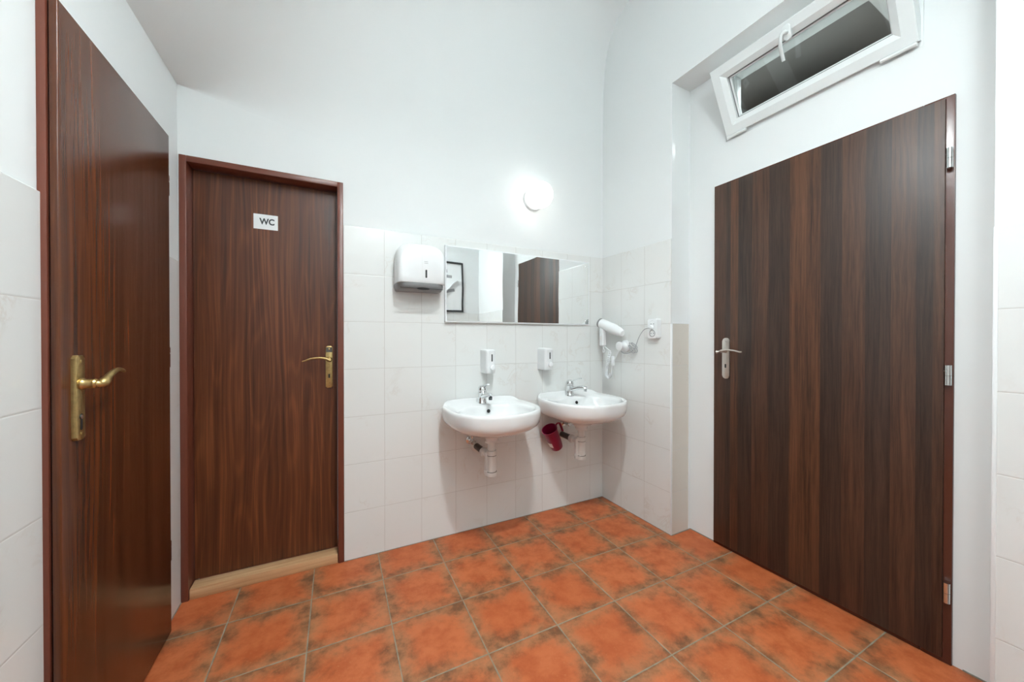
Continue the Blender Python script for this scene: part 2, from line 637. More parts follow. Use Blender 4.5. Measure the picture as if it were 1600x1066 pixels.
# vaulted ceiling
ce = MB()
NX, NT_ = 64, 40
grid = []
for i in range(NX + 1):
    x = XL - PL + (XR + 0.12 - XL) * i / NX
    h = Zt(x) - Zs(x)
    u = min(1.0, max(0.0, (x - XL) / 2.38))
    n_ = 2.0 + 4.5 * u ** 2.2
    wd = 1.25 - 0.45 * u
    row = []
    for k in range(NT_ + 1):
        a = (k / NT_) * math.pi / 2
        dz = h * (math.sin(a)) ** (2 / n_)
        dy = wd * (1 - (math.cos(a)) ** (2 / n_) if k < NT_ else 1.0)
        row.append((x, YP - dy, Zs(x) + dz))
    row.append((x, YR - 0.1, Zt(x)))
    grid.append(row)
vs = [[ce.bm.verts.new(p) for p in r] for r in grid]
for a, b in zip(vs[:-1], vs[1:]):
    for k in range(len(a) - 1):
        ce.bm.faces.new((a[k], b[k], b[k + 1], a[k + 1]))
ceil_o = ce.build('ceiling', M['plaster'], None, smooth=180)
ceil_o['kind'] = 'structure'

# left wall
wl = MB()
XLP = XL - PL
wl.box(XLP - 0.14, XLP, YR - 0.1, YP + 0.16, 0, 2.292)
wall_left = struct('wall_left', wl, M['plaster'], smooth=None)
cl = MB()
cl.box(XLP - 0.001, XL, YR, 1.232, 0, 6 * TH - 0.002, 0.0012, 1)
cl.box(XLP - 0.001, XL, 1.905, YB + PL, 0, 6 * TH - 0.002, 0.0012, 1)
cl.build('tile_cladding', M['tile_left'], wall_left)

# rear wall (behind the camera, seen in the mirror)
wr = MB()
wr.box(XL - 0.15, XR + 0.4, YR - 0.12, YR, 0, 3.95)
wall_rear = struct('wall_rear', wr, M['plaster'], smooth=None)
cl = MB()
cl.box(XL, XR + 0.03, YR - 0.001, YR + PL, 0, 6 * TH - 0.002, 0.0012, 1)
cl.build('tile_cladding', M['tile_back'], wall_rear)

# right wall: local frame, x runs into the wall, y runs along it towards the back corner
RLOC, RROT = (XR, YB, 0), AR
Y1, Y2 = -0.596, -1.746       # recess from the far to the near edge
RD = 0.170                    # recess depth
RT = 2.683                    # soffit of the recess
wright = MB()
wright.box(PL, 0.30, Y1 + PL, 0.16, 0, 3.9)
wright.box(PL, 0.30, -2.62, Y2, 0, 3.9)
wright.box(PL, 0.30, Y2, Y1 + PL, RT, 3.9)
WY0, WY1, WZ0, WZ1 = -1.557, -0.812, 2.268, 2.655   # window opening
wright.box(RD, 0.30, Y2, Y1 + PL, 0, WZ0)
wright.box(RD, 0.30, Y2, WY0, WZ0, RT)
wright.box(RD, 0.30, WY1, Y1 + PL, WZ0, RT)
wright.box(RD, 0.30, WY0, WY1, WZ1, RT)
wall_right = struct('wall_right', wright, M['plaster'], smooth=None)
wall_right.location = RLOC
wall_right.rotation_euler = (0, 0, RROT)
cl = MB()
cl.box(0, PL + 0.001, Y1 + 0.006, 0.0, 0, 7 * TH, 0.0012, 1)
cl.build('tile_cladding', M['tile_right'], wall_right)
cl = MB()
cl.box(0, PL + 0.001, -2.48, Y2 - 0.004, 0, 6 * TH, 0.0012, 1)
cl.build('near_tile_cladding', M['tile_right_near'], wall_right)
cl = MB()
cl.box(0.006, 0.155, Y1, Y1 + PL + 0.001, 0, 5 * TH, 0.0012, 1)
cl.build('reveal_tile_cladding', M['tile_reveal_shade'], wall_right)

# white plastic corner profiles of the tiling
tr = MB()
tr.box(-0.0015, 0.0085, Y1 - 0.0015, Y1 + 0.0085, 0, 5 * TH, 0.002, 2)
tr.box(0.0085, 0.157, Y1 - 0.001, Y1 + PL, 5 * TH, 5 * TH + 0.006, 0.001, 1)
tr.box(0.1555, 0.1615, Y1 - 0.001, Y1 + PL, 0, 5 * TH + 0.006, 0.001, 1)
o = struct('trim_1', tr, M['plastic'])
o.location, o.rotation_euler = RLOC, (0, 0, RROT)
tr = MB()
tr.box(-0.0015, 0.0095, Y2 - 0.0085, Y2 + 0.0015, 0, 6 * TH, 0.002, 2)
o = struct('trim_2', tr, M['plastic'])
o.location, o.rotation_euler = RLOC, (0, 0, RROT)
# dark jointing bead where walls meet floor
tr = MB()
tr.box(0.052, XR - 0.002, YB - 0.0025, YB, 0, 0.0022)
tr.box(XL, XL + 0.0035, 1.905, YB - 0.003, 0, 0.0025)
o = struct('trim_3', tr, M['silicone'], smooth=None)
tr = MB()
tr.box(-0.0025, 0.0, Y1, -0.003, 0, 0.0022)
tr.box(0.0, 0.168, Y1 - 0.0045, Y1 - 0.0015, 0, 0.003)
tr.box(RD - 0.004, RD, -0.76, Y1 - 0.005, 0, 0.004)
tr.box(RD - 0.004, RD, Y2 + 0.002, -1.66, 0, 0.004)
o = struct('trim_4', tr, M['silicone'], smooth=None)
o.location, o.rotation_euler = RLOC, (0, 0, RROT)


# ------------------------------------------------------------------ door furniture
def lever_plate(parent, org, out, along, up_len, w_, h_, mats, keyz, style, thick=0.009):
    """handle plate with lever; org = centre of the plate on the leaf face, out = outward normal,
    along = direction the lever points"""
    out = Vector(out)
    al = Vector(along)
    up = Vector((0, 0, 1))
    Mx = axisM(org, out, up)
    # local x of Mx = up x out
    sgn = 1 if (up.cross(out)).dot(al) > 0 else -1
    p = MB()
    if style == 'round':
        poly = rrect(w_, h_, w_ * 0.49, 8)
    else:
        c_ = w_ * 0.22
        poly = [(w_ / 2, h_ / 2 - c_), (w_ / 2 - c_, h_ / 2), (-w_ / 2 + c_, h_ / 2), (-w_ / 2, h_ / 2 - c_),
                (-w_ / 2, -h_ / 2 + c_), (-w_ / 2 + c_, -h_ / 2), (w_ / 2 - c_, -h_ / 2), (w_ / 2, -h_ / 2 + c_)]
        poly = list(reversed(poly))
        poly = poly[::-1]
    p.prism(poly, thick, Mx, bev=0.0022, seg=2)
    plate = p.build('handle_plate', mats[0], parent)
    # screws
    s_ = MB()
    for zz in (h_ / 2 - 0.016, -h_ / 2 + 0.016):
        s_.lathe([(0.0001, 0.0), (0.0042, 0.0), (0.0042, 0.0014), (0.0025, 0.0022), (0.0001, 0.0022)], 14, Mx @ Matrix.Translation((0, zz, thick - 0.0004)))
    s_.build('screw', mats[0], plate)
    # keyhole
    k = MB()
    if keyz[1] == 'cyl':
        pts = []
        for i in range(15):
            a = math.radians(-60 + 300 * i / 14)
            pts.append((0.0075 * math.cos(a), 0.010 + 0.0075 * math.sin(a)))
        pts += [(-0.0045, -0.020), (-0.0025, -0.023), (0.0025, -0.023), (0.0045, -0.020)]
        k.prism(pts, 0.0012, Mx @ Matrix.Translation((0, keyz[0], thick - 0.0004)))
    else:
        k.prism(rrect(0.0085, 0.021, 0.002, 3), 0.0012, Mx @ Matrix.Translation((0, keyz[0], thick - 0.0004)))
    k.build('keyhole', M['black'], plate)
    if keyz[1] == 'cyl':
        q = MB()
        q.lathe([(0.0001, 0), (0.0055, 0), (0.0055, 0.0012), (0.0001, 0.0014)], 14, Mx @ Matrix.Translation((0, keyz[0] + 0.010, thick + 0.0006)))
        q.build('lock_cylinder', M['steel'], plate)
    # lever
    lv = MB()
    L = lambda a, b, c: tuple(Mx @ Vector((sgn * a, b, c)))
    lz = up_len
    if style == 'round':
        lv.lathe([(0.0001, 0), (0.0105, 0), (0.0105, 0.006), (0.0085, 0.010), (0.0085, 0.040), (0.0001, 0.041)], 18, Mx @ Matrix.Translation((0, lz, thick - 0.001)))
        pts = smooth_path([L(-0.020, lz - 0.006, 0.058), L(-0.013, lz - 0.004, 0.056), L(0.0, lz + 0.001, 0.050), L(0.03, lz + 0.007, 0.050), L(0.065, lz + 0.006, 0.052), L(0.10, lz - 0.001, 0.054), L(0.112, lz - 0.001, 0.054)], 5)
        n = len(pts)
        rad = [0.0045 + (0.0050 * math.exp(-((i / n - 0.06) / 0.10) ** 2)) for i in range(n)]
        lv.tube(pts, rad, 12)
    elif style == 'bracket':
        lv.lathe([(0.0001, 0), (0.0145, 0), (0.0150, 0.005), (0.0120, 0.009), (0.0115, 0.024), (0.0125, 0.026), (0.0105, 0.030), (0.0001, 0.030)], 20, Mx @ Matrix.Translation((0, lz, thick - 0.001)))
        pts = smooth_path([L(0, lz, 0.030), L(0.0, lz, 0.038), L(0.003, lz - 0.002, 0.043), L(0.016, lz + 0.004, 0.046), L(0.042, lz + 0.020, 0.047), L(0.072, lz + 0.028, 0.046), L(0.102, lz + 0.027, 0.044), L(0.122, lz + 0.021, 0.042)], 5)
        n = len(pts)
        rad = []
        for i in range(n):
            t = i / (n - 1)
            rad.append(0.0085 if t < 0.30 else (0.0085 + 0.003 * math.exp(-((t - 0.40) / 0.08) ** 2)) * (1.0 - 0.55 * max(0, (t - 0.45) / 0.55)))
        lv.tube(pts, rad, 14)
    else:
        lv.lathe([(0.0001, 0), (0.0140, 0), (0.0145, 0.004), (0.0110, 0.009), (0.0100, 0.038), (0.0001, 0.040)], 20, Mx @ Matrix.Translation((0, lz, thick - 0.001)))
        pts = smooth_path([L(-0.010, lz - 0.006, 0.052), L(0.0, lz - 0.001, 0.050), L(0.02, lz + 0.007, 0.049), L(0.05, lz + 0.011, 0.050), L(0.085, lz + 0.007, 0.050), L(0.108, lz - 0.002, 0.050), L(0.122, lz - 0.006, 0.050)], 5)
        n = len(pts)
        rad = [0.0085 * (1.0 - 0.62 * (i / (n - 1)) ** 0.8) for i in range(n)]
        rad[0] = 0.006
        lv.tube(pts, rad, 12)
    lv.build('lever', mats[1], plate)
    return plate


# ------------------------------------------------------------------ door_1: left wall
d1 = thing('door_1', 'glossy mahogany door with aged brass lever on the tiled left wall', 'door', (XL, 1.55, 0), 0, None, 'structure')
# local: x out of the wall, y along it (0 = world 1.55)
yn, yf = 1.2290 - 1.55, 1.8660 - 1.55
LT = 1.968
f = MB()
f.box(-0.006, 0.010, yn + 0.000, yn + 0.075, 0, LT + 0.022, 0.002, 2)
f.box(-0.006, 0.010, yf - 0.045, yf + 0.030, 0, LT + 0.022, 0.002, 2)
f.box(-0.006, 0.010, yn + 0.076, yf - 0.046, LT - 0.045, LT + 0.022, 0.002, 2)
f.build('frame', M['frame_paint'], d1)
g = MB()
g.box(0.0095, 0.0140, yn + 0.009, yn + 0.070, 0.012, LT - 0.004)  # near-black strip painted in for the shade between leaf and frame
g.build('rebate_shade_strip', M['gap_shade'], d1)
lf = MB()
lf.box(0.014, 0.0300, yn, yf, 0.010, LT, 0.0035, 3)
lf1 = lf.build('leaf', M['wood_left'], d1)
pl1 = lever_plate(lf1, (0.030, yn + 0.055, 1.022), (1, 0, 0), (0, 1, 0), 0.034, 0.036, 0.212, (M['brass'], M['brass']), (-0.058, 'cyl'), 'bracket', 0.010)
for zz in (1.765, 1.085, 0.315):
    h = MB()
    h.lathe([(0.0001, 0), (0.0075, 0), (0.0075, 0.052), (0.005, 0.056), (0.0001, 0.056)], 14, Matrix.Translation((0.020, yf + 0.010, zz - 0.028)))
    h.build('hinge', M['frame_paint_dark'], d1)
    h2 = MB()
    h2.lathe([(0.0001, 0), (0.0078, 0), (0.0078, 0.020), (0.006, 0.023), (0.0001, 0.023)], 14, Matrix.Translation((0.020, yf + 0.010, zz + 0.0285)))
    tag(h2.build('hinge_cap', M['steel'], d1), 'silver upper half of the hinge')

# ------------------------------------------------------------------ door_2: WC door in the back wall
d2 = thing('door_2', 'mahogany WC door set back in a brown frame on the back wall', 'door', ((DX0 + DX1) / 2, YB, 0), 0, None, 'structure')
cx = (DX0 + DX1) / 2
hw = (DX1 - DX0) / 2
f = MB()
FD = 0.076      # depth of the leaf behind the tile face
# U-shaped pressed frame: face and reveal in one
f.box(-hw - 0.0255, -hw, -0.004, FD + 0.055, 0, DZ + 0.027, 0.002, 2)
f.box(hw, hw + 0.0275, -0.004, FD + 0.055, 0, DZ + 0.027, 0.002, 2)
f.box(-hw - 0.0001, hw + 0.0001, -0.004, FD + 0.055, DZ, DZ + 0.027, 0.002, 2)
f.build('frame', M['frame_paint'], d2)
lf = MB()
lf.box(-hw + 0.0015, hw - 0.0015, FD, FD + 0.038, 0.049, DZ - 0.003, 0.001, 1)
lf2 = lf.build('leaf', M['wood_back'], d2)
lever_plate(lf2, (hw - 0.040, FD, 1.020), (0, -1, 0), (-1, 0, 0), 0.040, 0.034, 0.222, (M['brass'], M['brass']), (-0.048, 'slot'), 'plain', 0.008)
q = MB()
q.box(hw - 0.055, hw - 0.025, FD - 0.0086, FD - 0.0070, 1.098, 1.124, 0.0005, 1)
q.build('stamped_crest', M['pipe_grey'], lf2)

# pine board lying in the doorway
tb = MB()
tb.box(-hw + 0.002, hw - 0.002, 0.002, FD - 0.001, 0.0, 0.047, 0.002, 2)
o = tb.build('threshold_board', M['pine'])
o.location = (cx, YB, 0.0)
tag(o, 'raw pine threshold board lying below the WC door', 'threshold')

# WC sign
sg = MB()
sg.box(-0.0505, 0.0505, -0.0012, 0.0, -0.0365, 0.0365)
sign = sg.build('door_sign', M['paper'])
sign.location = (-0.296, YB + FD - 0.0002, 1.7495)
tag(sign, 'small white sign with WC stuck on the mahogany door', 'sign')
fc = bpy.data.curves.new('lettering', 'FONT')
fc.body = 'WC'
fc.size = 0.041
fc.align_x = 'CENTER'
fc.align_y = 'CENTER'
fc.extrude = 0.0003
fc.offset = 0.0014
fo = bpy.data.objects.new('lettering_src', fc)
COL.objects.link(fo)
bpy.context.view_layer.update()
me = bpy.data.meshes.new_from_object(fo.evaluated_get(bpy.context.evaluated_depsgraph_get()))
bpy.data.objects.remove(fo)
lt = bpy.data.objects.new('lettering', me)
me.materials.clear()
me.materials.append(M['ink'])
COL.objects.link(lt)
lt.parent = sign
lt.location = (0.0055, -0.0016, 0.0005)
lt.rotation_euler = (math.pi / 2, 0, 0)
lt.scale = (0.86, 1, 1)
tag(lt, 'dark lettering reading WC')

# ------------------------------------------------------------------ door_3: right wall
d3 = thing('door_3', 'dark striped oak door with silver lever in the recess on the right', 'door', RLOC, RROT, None, 'structure')
# local as wall_right
yn, yf = -1.6160, -0.7640
LB, LTP = 0.020, 2.028
LX = 0.146
f = MB()
f.box(0.158, 0.176, yn - 0.0205, yn + 0.055, 0, LTP + 0.010, 0.002, 2)
f.box(0.158, 0.176, yf - 0.055, yf + 0.010, 0, LTP + 0.010, 0.002, 2)
f.box(0.158, 0.176, yn + 0.0555, yf - 0.0555, LTP - 0.050, LTP + 0.010, 0.002, 2)
f.build('frame', M['frame_paint_dark'], d3)
g = MB()
g.box(0.1585, 0.1690, yn + 0.057, yf - 0.057, 0, 0.030, 0.001, 1)
g.build('sill_strip', M['frame_paint_dark'], d3)
lf = MB()
lf.box(LX, LX + 0.0115, yn, yf, LB, LTP, 0.0012, 2)
lf3 = lf.build('leaf', M['oak'], d3)
lever_plate(lf3, (LX, -0.833, 1.062), (-1, 0, 0), (0, -1, 0), 0.040, 0.038, 0.225, (M['nickel'], M['nickel']), (-0.042, 'slot'), 'round', 0.008)
for zz in (1.812, 1.040, 0.262):
    h = MB()
    h.lathe([(0.0001, 0), (0.0085, 0), (0.0085, 0.034), (0.0001, 0.034)], 16, Matrix.Translation((0.147, yn - 0.0105, zz - 0.036)))
    h.lathe([(0.0001, 0), (0.0085, 0), (0.0085, 0.036), (0.0001, 0.036)], 16, Matrix.Translation((0.147, yn - 0.0105, zz - 0.001)))
    h.tube([(0.150, yn - 0.008, zz + 0.013), (0.152, yn + 0.010, zz + 0.013)], 0.0035, 8)
    tag(h.build('hinge', M['steel'], d3), 'silver barrel hinge')

# ------------------------------------------------------------------ window_1 above door_3
w1 = thing('window_1', 'narrow white tilted hopper window above the dark oak door', 'window', RLOC, RROT, None, 'structure')
fx0, fx1 = 0.1735, 0.235
f = MB()
fw = 0.045
f.box(fx0, fx1, WY0, WY0 + fw, WZ0, WZ1, 0.004, 2)
f.box(fx0, fx1, WY1 - fw, WY1, WZ0, WZ1, 0.004, 2)
f.box(fx0, fx1, WY0 + fw, WY1 - fw, WZ0, WZ0 + fw, 0.004, 2)
f.box(fx0, fx1, WY0 + fw, WY1 - fw, WZ1 - fw, WZ1, 0.004, 2)
f.build('frame', M['pvc'], w1)
# sash: local x = inward normal away from room (thickness), y along, z up the sash; origin on the bottom room-side edge
SW, SH, ST = 0.724, 0.338, 0.060
yc = -1.187
sw = 0.066


def rect_ring(mb, y0, y1, z0, z1, wd, x0, x1, inner_bev=0.0, x1b=None):
    """mitred frame ring; the inner lip may be deeper (bevelled bead)"""
    outer = [(y0, z0), (y1, z0), (y1, z1), (y0, z1)]
    inner = [(y0 + wd, z0 + wd), (y1 - wd, z0 + wd), (y1 - wd, z1 - wd), (y0 + wd, z1 - wd)]
    rings = [[(x1, *p) for p in outer], [(x0 + 0.003, *p) for p in outer]]
    k = 0.003
    rings.append([(x0, y0 + k, z0 + k), (x0, y1 - k, z0 + k), (x0, y1 - k, z1 - k), (x0, y0 + k, z1 - k)])
    b = inner_bev
    rings.append([(x0, y0 + wd - b, z0 + wd - b), (x0, y1 - wd + b, z0 + wd - b), (x0, y1 - wd + b, z1 - wd + b), (x0, y0 + wd - b, z1 - wd + b)])
    rings.append([(x0 + (x1b if x1b else 0.0), *p) for p in inner])
    rings.append([(x1, *p) for p in inner])
    rings.append(rings[0])
    mb.loft(rings, False, False)


s_ = MB()
rect_ring(s_, -SW / 2, SW / 2, 0, SH, sw, 0.0, ST, 0.024, 0.016)
rect_ring(s_, -SW / 2 + sw - 0.001, SW / 2 - sw + 0.001, sw - 0.001, SH - sw + 0.001, 0.010, 0.034, ST - 0.002, 0.004, 0.006)
sash = s_.build('sash', M['pvc'], w1, smooth=25, loc=(0.152, yc, 2.283), rot=(0, -math.radians(26.5), 0))
gp = MB()
gp.box(0.042, 0.046, -SW / 2 + sw - 0.004, SW / 2 - sw + 0.004, sw - 0.004, SH - sw + 0.004)
gp.build('glass_pane', M['glass'], sash, smooth=None)
gk = MB()
rect_ring(gk, -SW / 2 + sw - 0.0005, SW / 2 - sw + 0.0005, sw - 0.0005, SH - sw + 0.0005, 0.004, 0.0305, 0.0345, 0.0, 0.002)
gk.build('glazing_gasket', M['grey_plastic'], sash)
hd = MB()
hy = 0.020
hd.prism(rrect(0.030, 0.062, 0.012, 5), 0.010, axisM((0.001, hy - 0.012, SH - 0.046), (-1, 0, 0)), bev=0.003)
pts = smooth_path([(-0.008, hy - 0.012, SH - 0.045), (-0.026, hy - 0.010, SH - 0.044), (-0.038, hy - 0.002, SH - 0.050), (-0.041, hy + 0.006, SH - 0.080), (-0.036, hy + 0.010, SH - 0.115), (-0.030, hy + 0.012, SH - 0.150)], 5)
hd.tube(pts, [0.009] * len(pts), 10, True, [(1.0, 1.0) if i < 8 else (0.7, 1.15) for i in range(len(pts))])
hd.build('handle', M['pvc'], sash)
for yy in (-SW / 2 + 0.055, SW / 2 - 0.055):
    hh = MB()
    hh.tube([(0.001, yy - 0.050, -0.006), (0.001, yy + 0.050, -0.006)], 0.0075, 12)
    hh.build('hinge', M['pvc'], w1, loc=(0.152, yc, 2.283))
# dim hall beyond the window
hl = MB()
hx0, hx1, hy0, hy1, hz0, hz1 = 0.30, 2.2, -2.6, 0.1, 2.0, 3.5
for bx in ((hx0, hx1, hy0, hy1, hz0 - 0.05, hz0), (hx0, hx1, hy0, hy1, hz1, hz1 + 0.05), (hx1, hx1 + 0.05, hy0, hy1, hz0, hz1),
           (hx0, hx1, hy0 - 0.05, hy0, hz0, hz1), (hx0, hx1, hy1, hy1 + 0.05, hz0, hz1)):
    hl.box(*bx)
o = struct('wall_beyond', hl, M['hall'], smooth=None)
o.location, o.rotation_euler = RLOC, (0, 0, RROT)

hlp = thing('hall_fill_lamp', 'small unseen lamp added to brighten the hall beyond the tilted window', 'lamp', RLOC, RROT)  # added source, lifts the tone behind the glass
b = MB()
b.lathe([(0.0001, -0.05), (0.035, -0.036), (0.05, 0.0), (0.035, 0.036), (0.0001, 0.05)], 20, Matrix.Translation((0.9, -2.2, 3.38)))
b.build('globe', emitter('hall_fill_globe', (0.96, 1.0, 1.0), 900.0), hlp)
b = MB()
b.lathe([(0.0001, 0.0), (0.06, 0.0), (0.06, 0.08), (0.0001, 0.08)], 20, Matrix.Translation((0.9, -2.2, 3.425)))
b.build('base', M['plastic'], hlp)
hb = MB()
hb.box(0.305, 2.195, -1.22, -1.06, 3.32, 3.495)
hb.box(1.75, 2.195, -0.95, 0.095, 2.0, 3.30)
o = struct('trim_5', hb, M['hall_pale'], smooth=None)
o.location, o.rotation_euler = RLOC, (0, 0, RROT)

# ------------------------------------------------------------------ washbasins
SINK_N = 72


def sink_outline(t):
    """unit outline -> local xy; wall at y=0, room at -y"""
    c_, s_ = math.cos(t), math.sin(t)
    if s_ >= 0:
        n = 4.5
        x = 0.258 * math.copysign(abs(c_) ** (2 / 2.6), c_)
        x = 0.262 * math.copysign(abs(c_) ** (2 / n), c_) * (1 - 0.12 * s_ ** 2)
        y = -0.215 + 0.215 * abs(s_) ** (2 / n)
    else:
        n = 2.25
        x = 0.262 * math.copysign(abs(c_) ** (2 / n), c_)
        y = -0.215 - 0.272 * abs(s_) ** (2 / n)
    return x, y


def sink_ring(k, z, cy=-0.215, mixc=None, back=None):
    out = []
    for i in range(SINK_N):
        t = 2 * math.pi * i / SINK_N
        x, y = sink_outline(t)
        if k is not None:
            yk = k if y < cy or back is None else back
            x, y = x * k, cy + (y - cy) * yk
        zz = z
        out.append((x, min(y, -0.0005), zz))
    return out


def ell_ring(a, b, cy, z, n=2.3):
    out = []
    for i in range(SINK_N):
        t = 2 * math.pi * i / SINK_N
        c_, s_ = math.cos(t), math.sin(t)
        out.append((a * math.copysign(abs(c_) ** (2 / n), c_), cy + b * math.copysign(abs(s_) ** (2 / n), s_), z))
    return out


def lip(ring, h=0.020):
    """raise the rear ledge into a low upstand"""
    out = []
    for x, y, z in ring:
        s = max(0.0, min(1.0, (y + 0.085) / 0.06))
        s = s * s * (3 - 2 * s)
        out.append((x, y, z + h * s))
    return out


def make_sink(name, label, X):
    RIM = 0.790
    t = thing(name, label, 'sink', (X, YB, RIM), 0, 'washbasins on the back wall')
    b = MB()
    rings = []
    rings.append(ell_ring(0.034, 0.034, -0.205, -0.205))
    rings.append(ell_ring(0.040, 0.040, -0.205, -0.180))
    rings.append(ell_ring(0.075, 0.070, -0.205, -0.165))
    rings.append(ell_ring(0.150, 0.130, -0.200, -0.135, 2.3))
    rings.append(sink_ring(0.74, -0.122, back=0.92))
    rings.append(sink_ring(0.86, -0.106, back=0.97))
    rings.append(sink_ring(0.935, -0.090, back=1.0))
    rings.append(sink_ring(0.972, -0.074, back=1.0))
    rings.append(sink_ring(0.990, -0.052, back=1.0))
    rings.append(lip(sink_ring(1.000, -0.018, back=1.0), 0.012))
    rings.append(lip(sink_ring(0.996, -0.008, back=1.0)))
    rings.append(lip(sink_ring(0.982, -0.002, back=0.995)))
    rings.append(lip(sink_ring(0.960, 0.000, back=0.985)))
    rings.append(lip(sink_ring(0.925, -0.002, back=0.940)))
    rings.append(lip(sink_ring(0.890, -0.005, back=0.900), 0.006))
    rings.append(ell_ring(0.212, 0.157, -0.285, -0.008, 2.4))
    rings.append(ell_ring(0.206, 0.152, -0.285, -0.013, 2.4))
    rings.append(ell_ring(0.202, 0.148, -0.285, -0.026, 2.4))
    rings.append(ell_ring(0.193, 0.140, -0.284, -0.058, 2.3))
    rings.append(ell_ring(0.165, 0.118, -0.280, -0.090, 2.2))
    rings.append(ell_ring(0.110, 0.080, -0.265, -0.125, 2.1))
    rings.append(ell_ring(0.045, 0.040, -0.240, -0.140, 2.0))
    rings.append(ell_ring(0.022, 0.022, -0.235, -0.143, 2.0))
    b.loft(rings, True, True)
    b.build('basin', M['ceramic'], t, smooth=60)
    ov = MB()
    ov.lathe([(0.0001, 0), (0.0105, 0), (0.0105, 0.002), (0.0001, 0.0022)], 18, axisM((0.004, -0.1505, -0.040), (0, -1, 0.22)))
    ov.build('overflow_hole', M['black'], t)
    dr = MB()
    dr.lathe([(0.0001, 0), (0.030, 0), (0.030, 0.003), (0.020, 0.004), (0.0001, 0.002)], 20, Matrix.Translation((0, -0.235, -0.1425)))
    dr.build('drain', M['chrome'], t)
    # bottle trap
    tp = MB()
    cy_ = -0.205
    tp.lathe([(0.0001, -0.252), (0.021, -0.252), (0.021, -0.206), (0.037, -0.206), (0.037, -0.199), (0.0001, -0.199)], 20, Matrix.Translation((0, cy_, 0)))
    tp.lathe([(0.0001, 0.0), (0.027, 0.0), (0.029, 0.006), (0.029, 0.022), (0.026, 0.026), (0.0255, 0.115), (0.0285, 0.125), (0.0285, 0.142), (0.024, 0.146), (0.0001, 0.146)], 24, Matrix.Translation((0, cy_, -0.396)))
    tp.lathe([(0.0001, 0.0), (0.020, 0.0), (0.021, 0.004), (0.021, 0.025), (0.0175, 0.028), (0.0175, 0.130), (0.0001, 0.136)], 20, Matrix.Translation((-0.017, cy_ + 0.016, -0.394)))
    tp.build('bottle_trap', M['pipe'], t)
    for (r_, z_) in ((0.0262, -0.280), (0.0285, -0.371), (0.0245, -0.2515)):
        sr = MB()
        sr.lathe([(r_ - 0.004, z_ - 0.0012), (r_ + 0.0006, z_ - 0.0012), (r_ + 0.0006, z_ + 0.0012), (r_ - 0.004, z_ + 0.0012)], 24, Matrix.Translation((0, cy_, 0)), cap=False)
        sr.build('sealing_ring', M['pipe_grey'], t)
    nu = MB()
    d = Vector((-0.02, 1.0, 0.03)).normalized()
    p0 = Vector((-0.012, cy_ + 0.014, -0.285))
    nu.lathe([(0.0001, 0.0), (0.017, 0.0), (0.018, 0.045), (0.025, 0.047), (0.027, 0.075), (0.024, 0.080), (0.0001, 0.080)], 18, axisM(p0, d))
    nu.build('union_nut', M['pipe'], t)
    gp_ = MB()
    p1 = p0 + d * 0.060
    p2 = p0 + d * ((-0.010 - p0.y) / d.y)
    gp_.tube([p1, p1.lerp(p2, 0.5), p2], 0.0195, 18)
    tag(gp_.build('drain_pipe', M['pipe_grey'], t), 'dark grey drain pipe')
    ro = MB()
    ro.lathe([(0.0001, 0.0), (0.036, 0.0), (0.034, 0.006), (0.022, 0.009), (0.0001, 0.009)], 22, axisM((p2.x, -0.0005, p2.z), (0, -1, 0)))
    ro.build('wall_rosette', M['pipe'], t)
    return t


SX1, SX2 = 0.803, 1.432
make_sink('washbasin', 'white ceramic washbasin nearer the WC door', SX1)
make_sink('washbasin', 'white ceramic washbasin in the corner above the pink jug', SX2)


def make_tap(X, label, ang=0.0, tip='chrome'):
    RIM = 0.790
    t = thing('basin_tap', label, 'tap', (X, YB - 0.085, RIM - 0.002), ang, 'mixer taps on the washbasins')
    b = MB()
    b.lathe([(0.0001, -0.001), (0.0290, -0.001), (0.0290, 0.006), (0.0265, 0.010), (0.0245, 0.030), (0.0245, 0.052), (0.0265, 0.062), (0.0265, 0.070), (0.0001, 0.071)], 26)
    b.build('body', M['chrome'], t)
    s_ = MB()
    pts = smooth_path([(0, -0.012, 0.040), (0, -0.040, 0.049), (0, -0.075, 0.058), (0, -0.102, 0.060), (0, -0.116, 0.054)], 5)
    n = len(pts)
    s_.tube(pts, [0.0175 - 0.0045 * i / (n - 1) for i in range(n)], 14, True, [(0.85, 1.15)] * n)
    s_.build('spout', M['chrome'], t)
    a = MB()
    a.lathe([(0.0001, 0), (0.0095, 0), (0.0105, 0.003), (0.0105, 0.016), (0.0001, 0.016)], 16, Matrix.Translation((0, -0.110, 0.034)))
    a = a.build('aerator', M[tip], t)
    if tip != 'chrome':
        tag(a, 'dark spout tip')
    h = MB()
    h.lathe([(0.0001, 0.0), (0.0255, 0.0), (0.0270, 0.006), (0.0260, 0.018), (0.0205, 0.029), (0.010, 0.035), (0.0001, 0.036)], 24, axisM((0, 0.000, 0.0715), (0, -0.05, 1)))
    pts = smooth_path([(0, -0.006, 0.094), (0, -0.028, 0.102), (0, -0.060, 0.113), (0, -0.082, 0.119)], 4)
    n = len(pts)
    h.tube(pts, [0.0085 - 0.002 * i / (n - 1) for i in range(n)], 12, True, [(0.6, 1.3)] * n)
    h.build('lever_handle', M['chrome'], t)
    return t


make_tap(SX1 - 0.008, 'chrome mixer tap on the washbasin nearer the WC door', 0.05, 'dark_plastic')
make_tap(SX2 - 0.004, 'chrome mixer tap on the corner washbasin', 0.55)


